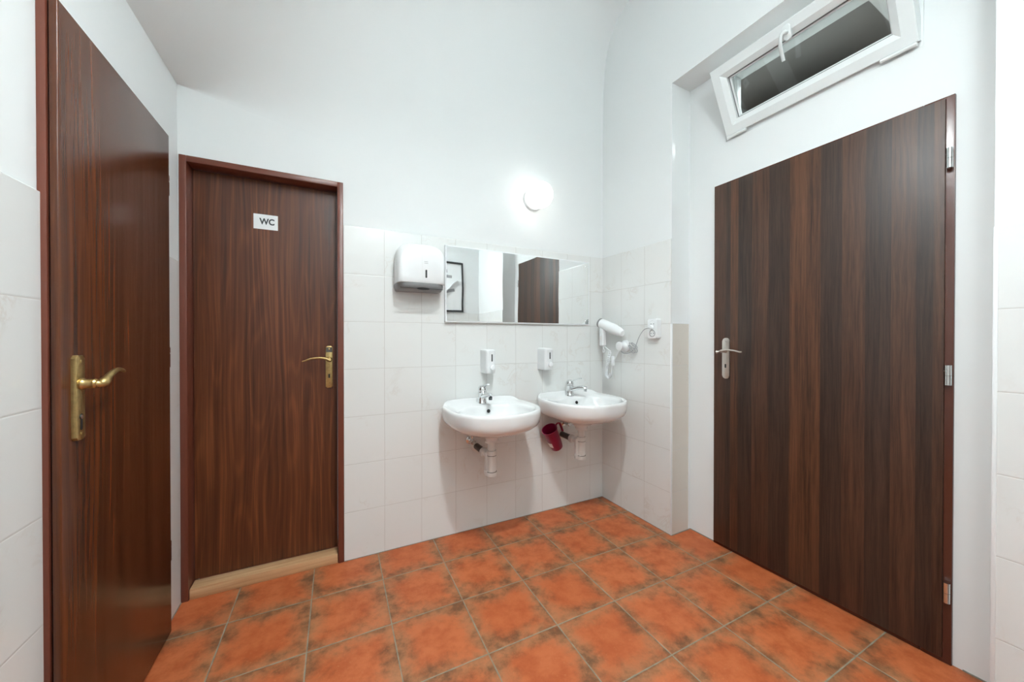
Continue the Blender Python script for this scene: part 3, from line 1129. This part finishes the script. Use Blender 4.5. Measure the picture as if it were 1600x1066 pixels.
def make_valve(X, Z, label):
    t = thing('angle_valve', label, 'valve', (X, YB, Z), 0, 'angle valves under the washbasins')
    b = MB()
    b.lathe([(0.0001, 0), (0.026, 0), (0.024, 0.005), (0.012, 0.008), (0.0001, 0.008)], 20, axisM((0, -0.0003, 0), (0, -1, 0)))
    b.lathe([(0.0001, 0.007), (0.0105, 0.007), (0.0105, 0.040), (0.013, 0.041), (0.013, 0.056), (0.0001, 0.056)], 16, axisM((0, 0, 0), (0, -1, 0)))
    b.lathe([(0.0001, 0.0), (0.008, 0.0), (0.008, 0.020), (0.0105, 0.021), (0.0105, 0.034), (0.0001, 0.034)], 14, Matrix.Translation((0, -0.044, 0.005)))
    b.build('valve_body', M['chrome'], t)
    k = MB()
    k.lathe([(0.0001, 0), (0.013, 0), (0.0145, 0.004), (0.0145, 0.016), (0.011, 0.020), (0.0001, 0.020)], 10, axisM((0, -0.056, 0), (0, -1, 0)))
    k.build('knob', M['steel'], t)
    h = MB()
    h.tube(smooth_path([(0, -0.044, 0.038), (0.002, -0.046, 0.065), (0.006, -0.052, 0.090), (0.008, -0.056, 0.098)], 4), 0.0045, 8)
    h.build('supply_hose', M['steel'], t)
    return t


make_valve(SX1 - 0.058, 0.553, 'chrome angle valve under the washbasin nearer the WC door')
make_valve(SX2 + 0.004, 0.588, 'chrome angle valve under the corner washbasin beside the pink jug')

# ------------------------------------------------------------------ pink jug hanging from the second valve
jg = thing('jug', 'magenta plastic jug hanging tilted under the corner washbasin', 'jug', (1.315, YB - 0.090, 0.525), 0)
ax = Vector((-0.50, -0.20, 0.83)).normalized()      # bottom -> mouth
Mj = axisM(Vector((0.030, 0.030, -0.085)), ax, (0, -1, 0)) @ Matrix.Scale(1.08, 4)
b = MB()
b.lathe([(0.0001, 0.0), (0.030, 0.0), (0.036, 0.006), (0.040, 0.030), (0.0465, 0.150), (0.049, 0.152), (0.049, 0.156), (0.0455, 0.156),
         (0.0445, 0.148), (0.038, 0.030), (0.034, 0.008), (0.0001, 0.006)], 32, Mj)
b.build('body', M['pink'], jg)
h = MB()
L = lambda a, b_, c_: tuple(Mj @ Vector((a, b_, c_)))
hp = smooth_path([L(0.043, 0.0, 0.140), L(0.062, 0, 0.150), L(0.078, 0, 0.140), L(0.080, 0, 0.105), L(0.078, 0, 0.075)], 5)
if Mj.to_3x3().col[0].x < 0:
    hp = smooth_path([L(-0.043, 0.0, 0.140), L(-0.062, 0, 0.150), L(-0.078, 0, 0.140), L(-0.080, 0, 0.105), L(-0.078, 0, 0.075)], 5)
h.tube(hp, 0.0075, 10, True, [(0.6, 1.2)] * len(hp))
h.build('handle', M['pink'], jg)
lb = MB()
ang = 0
for i in range(1):
    pass
rr = 0.0424
ring0, ring1 = [], []
for k in range(9):
    a = math.radians(-215 + 5.5 * k) if Mj.to_3x3().col[0].x > 0 else math.radians(35 - 5.5 * k)
    ring0.append(L(rr * 0.985 * math.cos(a), rr * 0.985 * math.sin(a), 0.040))
    ring1.append(L(rr * 1.035 * math.cos(a), rr * 1.035 * math.sin(a), 0.076))
lb.loft([ring0, ring1], False, False, closed=False)
lb.build('paper_label', M['paper'], jg)

# ------------------------------------------------------------------ mirror
MX0, MX1, MZ0, MZ1 = 0.588, 1.650, 1.268, 1.719
mr = thing('mirror', 'wide frameless mirror on the tiles above the washbasins', 'mirror', ((MX0 + MX1) / 2, YB - 0.0066, (MZ0 + MZ1) / 2), 0.0)
hwm, hhm = (MX1 - MX0) / 2, (MZ1 - MZ0) / 2
MT = 0.0125       # the glass hangs a little away from the wall at its left end


def slab(mb, inset, y0, y1, chamf=0.0):
    a, c_ = hwm - inset, hhm - inset
    tp_ = lambda x, y: y + (x - hwm) * MT
    mb.loft([[(-a, y0 if y0 > 0 else tp_(-a, y0), -c_), (a, y0 if y0 > 0 else tp_(a, y0), -c_), (a, y0 if y0 > 0 else tp_(a, y0), c_), (-a, y0 if y0 > 0 else tp_(-a, y0), c_)],
             [(-a, tp_(-a, y1), -c_), (a, tp_(a, y1), -c_), (a, tp_(a, y1), c_), (-a, tp_(-a, y1), c_)]], True, True)


b = MB()
slab(b, 0.0, 0.0062, -0.0035)
b.build('backing', M['plastic'], mr, smooth=None)
b = MB()
slab(b, 0.007, -0.0034, -0.0050)
b.build('glass', M['mirror'], mr, smooth=None)
for (x_, z_) in ((hwm - 0.030, hhm - 0.034), (hwm - 0.030, -hhm + 0.030)):
    s_ = MB()
    s_.lathe([(0.0001, 0), (0.006, 0), (0.006, 0.002), (0.004, 0.0035), (0.0001, 0.0035)], 14, axisM((x_, -0.0050, z_), (0, -1, 0)))
    s_.build('screw_cap', M['chrome'], mr)

# ------------------------------------------------------------------ paper towel dispenser
td = thing('paper_towel_dispenser', 'white paper towel dispenser with grey base beside the mirror', 'towel dispenser', (0.432, YB, 1.432), 0)
W2 = 0.130
b = MB()
# front-view outline of the hood with domed shoulders, swept from wall to front with rounded edges


def hood(k, y, z0, z1):
    out = []
    n = 22
    w_ = W2 * k
    out.append((-w_, y, z0))
    for i in range(n + 1):
        a = math.pi - math.pi * i / n
        ca, sa = math.cos(a), math.sin(a)
        e = 2 / 3.4
        x = w_ * math.copysign(abs(ca) ** e, ca)
        z = z1 - 0.115 + 0.115 * abs(sa) ** e
        out.append((x, y, z))
    out.append((w_, y, z0))
    return out


H1 = 0.258
b.loft([hood(0.975, -0.0005, 0.036, H1 - 0.010), hood(1.0, -0.040, 0.036, H1), hood(1.0, -0.085, 0.036, H1 - 0.002), hood(0.985, -0.108, 0.036, H1 - 0.010),
        hood(0.955, -0.121, 0.037, H1 - 0.022), hood(0.89, -0.1285, 0.039, H1 - 0.042), hood(0.78, -0.131, 0.042, H1 - 0.070)], True, True)
b.build('hood', M['plastic'], td, smooth=50)
b = MB()


def base_ring(k, kd, z, z2=None):
    out = []
    n = 20
    for i in range(n + 1):
        a = math.pi * i / n
        ca, sa = math.cos(a), math.sin(a)
        e = 2 / 4.2
        out.append((W2 * k * math.copysign(abs(ca) ** e, ca), -0.001 - 0.1305 * kd * abs(sa) ** e, z))
    return out


b.loft([base_ring(0.90, 0.80, 0.000), base_ring(0.95, 0.90, 0.004), base_ring(1.0, 1.0, 0.022), base_ring(1.0, 1.0, 0.036), base_ring(0.975, 0.97, 0.0395)], True, True)
b.build('base_tray', M['grey_plastic'], td, smooth=40)
b = MB()
b.box(-0.115, 0.115, -0.1265, -0.1200, 0.0075, 0.0095)
pts = [(0.035 * math.cos(2 * math.pi * i / 24), 0.0065 * math.sin(2 * math.pi * i / 24)) for i in range(24)]
b.prism(pts, 0.006, axisM((0.005, -0.1215, 0.0085), (0, -1, -0.2)))
b.build('towel_slot', M['black'], td)
b = MB()
b.prism(rrect(0.0095, 0.044, 0.004, 5), 0.0022, axisM((0.020, -0.1302, 0.088), (0, -1, 0)))
b.build('level_window', M['dark_plastic'], td)
b = MB()
b.box(-0.0016, -0.0008, -0.1318, -0.1305, 0.040, 0.185)
b.build('seam', M['pipe'], td)
b = MB()
b.prism(rrect(0.028, 0.016, 0.002, 3), 0.0012, axisM((0.020, -0.1304, 0.150), (0, -1, 0)))
lgp = b.build('logo_plate', M['plastic'], td)
b = MB()
for zz in (0.1455, 0.1535):
    for xx in (0.012, 0.017, 0.022, 0.027):
        b.box(xx - 0.0016, xx + 0.0018, -0.1322, -0.1314, zz - 0.0012, zz + 0.0012)
b.build('logo_mark', M['grey_plastic'], lgp, smooth=None)


# ------------------------------------------------------------------ soap dispensers
def make_soap(X, z0, label):
    t = thing('soap_dispenser', label, 'soap dispenser', (X, YB, z0), 0, 'soap dispensers above the washbasins')
    b = MB()
    w_, d_, h_ = 0.064, 0.098, 0.142

    def ring(z, k=1.0, dk=1.0):
        out = []
        n = 8
        r = 0.018
        hw_, dd = w_ / 2 * k, d_ * dk
        out.append((hw_, -0.0004, z))
        for i in range(n + 1):
            a = -math.pi / 2 * i / n
            out.append((hw_ - r + r * math.cos(a), -dd + r + r * math.sin(a), z))
        for i in range(n + 1):
            a = -math.pi / 2 - math.pi / 2 * i / n
            out.append((-hw_ + r + r * math.cos(a), -dd + r + r * math.sin(a), z))
        out.append((-hw_, -0.0004, z))
        return out
    b.loft([ring(0.004, 0.94, 0.93), ring(0.010, 0.98, 0.97), ring(0.030), ring(h_ - 0.012)], True, True)
    b.build('body', M['plastic'], t, smooth=40)
    c_ = MB()
    c_.loft([ring(h_ - 0.0118, 1.03, 1.02), ring(h_ - 0.003, 1.03, 1.02), ring(h_ + 0.002, 0.98, 0.98), ring(h_ + 0.005, 0.80, 0.85)], True, True)
    c_.build('lid', M['plastic'], t, smooth=40)
    v = MB()
    v.prism(rrect(0.0075, 0.043, 0.001, 2), 0.0016, axisM((0.004, -d_ + 0.0004, 0.098), (0, -1, 0)))
    v.build('level_window', M['dark_plastic'], t)
    k = MB()
    k.lathe([(0.0001, 0), (0.0165, 0), (0.0170, 0.004), (0.0155, 0.010), (0.011, 0.012), (0.0001, 0.0105)], 22, axisM((0.006, -d_ * 0.995, 0.040), (0, -1, 0.05)))
    k.build('push_button', M['plastic'], t)
    n_ = MB()
    n_.lathe([(0.0001, 0.0), (0.0055, 0.0), (0.007, 0.009), (0.0001, 0.009)], 12, Matrix.Translation((0.006, -d_ + 0.022, 0.000)))
    n_.build('nozzle', M['plastic'], t)
    return t


make_soap(0.848, 0.957, 'white soap dispenser on the wall nearer the towel dispenser')
make_soap(1.258, 0.962, 'white soap dispenser on the wall nearer the hair dryer')

# ------------------------------------------------------------------ wall lamp
lp = thing('wall_lamp', 'lit white globe wall lamp above the mirror', 'lamp', (1.192, YP, 2.092), 0)
b = MB()
b.lathe([(0.0001, 0.0), (0.070, 0.0), (0.072, 0.006), (0.068, 0.018), (0.050, 0.026), (0.0001, 0.026)], 32, axisM((0, -0.0004, 0), (0, -1, 0)))
b.build('base', M['plastic'], lp)
b = MB()
prof = []
R_ = 0.082
for i in range(25):
    a = math.radians(-142 + (90 + 142) * i / 24)
    prof.append((R_ * math.cos(a) if abs(a) < math.pi / 2 else -R_ * math.cos(a), R_ * math.sin(a)))
prof = []
for i in range(25):
    a = math.radians(-62 + 152 * i / 24)
    prof.append((max(R_ * math.cos(a), 0.0001), R_ * math.sin(a)))
b.lathe(prof, 36, axisM((0, -0.098, 0), (0, -1, 0)))
b.build('globe', M['globe_lit'], lp, smooth=80)

# ------------------------------------------------------------------ ceiling lamp (lights the room, above the view)
CLX, CLY, CLZ = 0.42, 0.36, 3.06
cz = Zt(CLX)
cl_ = thing('ceiling_lamp', 'lit globe lamp hanging from the vault behind the view', 'lamp', (CLX, CLY, cz), 0)
b = MB()
b.lathe([(0.0001, 0.0), (0.055, 0.0), (0.050, 0.020), (0.012, 0.030), (0.0001, 0.030)], 24, axisM((0, 0, 0.012), (0, 0, -1)))
b.tube([(0, 0, -0.01), (0, 0, CLZ - cz + 0.07)], 0.008, 10)
b.lathe([(0.0001, 0.0), (0.040, 0.0), (0.095, 0.030), (0.112, 0.090), (0.112, 0.180), (0.109, 0.180), (0.109, 0.090), (0.092, 0.033), (0.0001, 0.008)], 36, axisM((0, 0, CLZ - cz + 0.085), (0, 0, -1)))  # unseen shade, shaped to hold direct light off the upper walls
b.build('shade', M['grey_plastic'], cl_)
b = MB()
prof = []
for i in range(21):
    a = math.radians(-90 + 150 * i / 20)
    prof.append((max(0.062 * math.cos(a), 0.0001), 0.062 * math.sin(a)))
b.lathe(prof, 28, Matrix.Translation((0, 0, CLZ - cz)))
b.build('globe', M['ceiling_globe_lit'], cl_, smooth=80)

rl = thing('rear_fill_lamp', 'large unseen globe added on the rear wall as fill light', 'lamp', (0.45, YR, 2.66), 0)  # added out of view to even out the room light
b = MB()
b.lathe([(0.0001, 0.0), (0.100, 0.0), (0.100, 0.030), (0.080, 0.040), (0.0001, 0.040)], 32, axisM((0, 0.0004, 0), (0, 1, 0)))
b.build('base', M['plastic'], rl)
b = MB()
b.lathe([(max(0.15 * math.cos(math.radians(-60 + 150 * i / 20)), 0.0001), 0.15 * math.sin(math.radians(-60 + 150 * i / 20))) for i in range(21)], 32, axisM((0, 0.172, 0), (0, 1, 0)))
b.build('globe', M['rear_fill_lit'], rl, smooth=80)

# ------------------------------------------------------------------ hair dryer on the right wall
hdY = -0.17
dr = thing('hair_dryer', 'white wall hair dryer with coiled cord in the tiled corner', 'hair dryer', RLOC, RROT)
b = MB()
p0, p1 = Vector((-0.078, -0.068, 1.283)), Vector((-0.058, -0.262, 1.205))
d = (p1 - p0)
pts = [p0 + d * t for t in (0.0, 0.04, 0.30, 0.60, 0.85, 1.0)]
b.tube(pts, [0.031, 0.0335, 0.0345, 0.037, 0.031, 0.020], 24)
b.build('barrel', M['plastic'], dr)
b = MB()
dn = d.normalized()
b.lathe([(0.031, -0.004), (0.034, -0.004), (0.034, 0.010), (0.031, 0.010)], 26, axisM(p0, dn), cap=False)
for rr_ in (0.010, 0.020):
    b.lathe([(rr_, -0.0025), (rr_ + 0.003, -0.0025), (rr_ + 0.003, 0.0), (rr_, 0.0)], 22, axisM(p0, dn), cap=False)
b.build('intake_grille', M['grey_plastic'], dr)
b = MB()
b.box(-0.095, -0.060, -0.112, -0.070, 1.118, 1.262, 0.010, 3)
hndl = b.build('grip', M['plastic'], dr)
b = MB()
b.box(-0.0985, -0.0945, -0.097, -0.084, 1.165, 1.190, 0.002, 2)
b.build('switch', M['pipe'], hndl)
b = MB()
b.lathe([(0.0001, 0), (0.040, 0), (0.040, 0.012), (0.030, 0.020), (0.026, 0.052), (0.030, 0.056), (0.030, 0.066), (0.022, 0.070), (0.0001, 0.070)], 26, axisM((-0.0004, -0.235, 1.120), (-1, 0, 0)))
b.build('wall_holder', M['plastic'], dr)
b = MB()
b.lathe([(0.0085, -0.002), (0.0125, -0.002), (0.0125, 0.002), (0.0085, 0.002), (0.0085, -0.002)], 18, axisM((-0.077, -0.100, 1.085), (-1, 0, 0)), cap=False)
b.tube([(-0.077, -0.096, 1.120), (-0.077, -0.098, 1.096)], 0.004, 8)
b.build('hanging_loop', M['plastic'], dr)


def helix(path, r, turns):
    path = smooth_path(path, 10)
    ln = len(path)
    out = []
    K = int(turns * 10)
    for i in range(K + 1):
        s = i / K * (ln - 1)
        a = int(min(s, ln - 2))
        p = path[a].lerp(path[a + 1], s - a)
        dd = (path[min(a + 1, ln - 1)] - path[a]).normalized()
        u = dd.cross(Vector((1, 0, 0)))
        if u.length < 0.1:
            u = dd.cross(Vector((0, 1, 0)))
        u.normalize()
        v = dd.cross(u)
        t = 2 * math.pi * i / 10
        out.append(p + u * math.cos(t) * r + v * math.sin(t) * r)
    return out


b = MB()
hp = helix([(-0.066, -0.150, 1.080), (-0.064, -0.132, 1.020), (-0.062, -0.112, 0.960), (-0.060, -0.108, 0.915), (-0.058, -0.128, 0.898), (-0.056, -0.145, 0.925)], 0.0085, 26)
b.tube(hp, 0.0028, 6)
st = smooth_path([(-0.077, -0.110, 1.118), (-0.080, -0.125, 1.108), (-0.066, -0.1585, 1.082)], 5)
b.tube(st, 0.003, 6)
st = smooth_path([(-0.056, -0.1535, 0.925), (-0.054, -0.160, 0.985), (-0.052, -0.190, 1.045), (-0.050, -0.226, 1.095)], 5)
b.tube(st, 0.0035, 6)
b.build('coiled_cord', M['plastic'], dr)
b = MB()
b.box(-0.066, -0.046, -0.176, -0.160, 0.985, 1.050, 0.004, 2)
b.build('cord_clip', M['plastic'], dr)
b = MB()
cab = smooth_path([(-0.045, -0.235, 1.085), (-0.046, -0.262, 1.072), (-0.044, -0.315, 1.080), (-0.040, -0.350, 1.110), (-0.040, -0.385, 1.180), (-0.042, -0.425, 1.225), (-0.046, -0.462, 1.236), (-0.047, -0.476, 1.235)], 6)
b.tube(cab, 0.0024, 6)
for (dy_, dz_, rr_) in ((0.0, 0.0, 0.030), (0.012, -0.010, 0.024), (-0.010, 0.012, 0.020)):
    lp_ = []
    for i in range(25):
        a = 2 * math.pi * i / 24
        u_, v_ = rr_ * math.cos(a) * 1.55, rr_ * math.sin(a) * 0.55
        lp_.append((-0.030 + 0.006 * math.sin(2 * a), -0.325 + dy_ + u_ * -0.72 - v_ * 0.55, 1.112 + dz_ + u_ * -0.62 + v_ * 0.75))
    b.tube(lp_, 0.0022, 6)
tag(b.build('mains_cable', M['cable'], dr), 'thin grey looped cable')

# ------------------------------------------------------------------ wall socket
sk = thing('wall_socket', 'white double wall socket with a plug beside the hair dryer', 'socket', (RLOC[0], RLOC[1], 0), RROT)
b = MB()
sy, sz = -0.486, 1.232
b.prism(rrect(0.072, 0.120, 0.010, 5), 0.036, axisM((-0.0003, sy, sz), (-1, 0, 0)), bev=0.008, seg=3)
b.build('housing', M['plastic'], sk)
for i_, dz in enumerate((0.029, -0.029)):
    b = MB()
    b.lathe([(0.0190, 0.0355), (0.0215, 0.0355), (0.0215, 0.0378), (0.0190, 0.0378), (0.0185, 0.0362), (0.0001, 0.0361)], 24, axisM((0, sy, sz + dz), (-1, 0, 0)), cap=False)
    so = b.build('outlet', M['pvc'] if i_ == 0 else M['grey_plastic'], sk)
    b = MB()
    for dy in (-0.0095, 0.0095):
        b.lathe([(0.0001, 0.0362), (0.0028, 0.0362), (0.0028, 0.0368), (0.0001, 0.0368)], 10, axisM((0, sy + dy, sz + dz), (-1, 0, 0)))
    b.build('pin_holes', M['black'], so)
b = MB()
b.lathe([(0.0001, 0.0370), (0.0130, 0.0370), (0.0130, 0.044), (0.0085, 0.049), (0.0001, 0.050)], 18, axisM((0, sy + 0.002, sz + 0.008), (-1, 0, 0)))
o = b.build('mains_plug', M['plastic'])
o.location, o.rotation_euler = RLOC, (0, 0, RROT)
tag(o, 'small white plug of the dryer cable in the socket', 'plug')

# ------------------------------------------------------------------ picture on the rear wall, seen in the mirror
pc = thing('framed_picture', 'black framed grey print reflected at the left end of the mirror', 'picture', (1.345, YR + 0.0005, 1.842), math.pi)
b = MB()
PW, PH = 0.250, 0.327
rect = [(-PW, PW, PH - 0.022, PH), (-PW, PW, -PH, -PH + 0.022)]
for x0, x1, z0, z1 in rect:
    b.box(x0, x1, -0.022, -0.001, z0, z1, 0.002, 1)
for x0, x1 in ((-PW, -PW + 0.022), (PW - 0.022, PW)):
    b.box(x0, x1, -0.022, -0.001, -PH + 0.022, PH - 0.022, 0.002, 1)
b.build('frame', M['frame_black'], pc)
b = MB()
b.box(-PW + 0.02, PW - 0.02, -0.010, -0.004, -PH + 0.02, PH - 0.02)
sh = b.build('print_sheet', M['paper'], pc, smooth=None)
b = MB()
b.tube(smooth_path([(0.05, -0.0108, -0.215), (0.02, -0.0108, -0.12), (-0.05, -0.0108, -0.03), (-0.12, -0.0108, 0.05), (-0.165, -0.0108, 0.085)], 6), 0.030, 10, True, [(1.0, 0.02)] * 25)
b.build('printed_shape', M['print_light'], sh)
b = MB()
b.tube(smooth_path([(-0.03, -0.0108, -0.06), (-0.08, -0.0108, -0.045), (-0.13, -0.0108, -0.035)], 6), 0.018, 10, True, [(1.0, 0.02)] * 13)
b.tube(smooth_path([(0.03, -0.0108, 0.05), (0.00, -0.0108, 0.10), (-0.01, -0.0108, 0.15)], 6), 0.034, 10, True, [(1.0, 0.02)] * 13)
b.tube(smooth_path([(0.02, -0.0108, 0.145), (-0.05, -0.0108, 0.135), (-0.10, -0.0108, 0.132)], 6), 0.018, 10, True, [(1.0, 0.02)] * 13)
b.box(-0.045, 0.08, -0.0112, -0.0100, 0.185, 0.225)
b.build('printed_shape', M['print_grey'], sh)
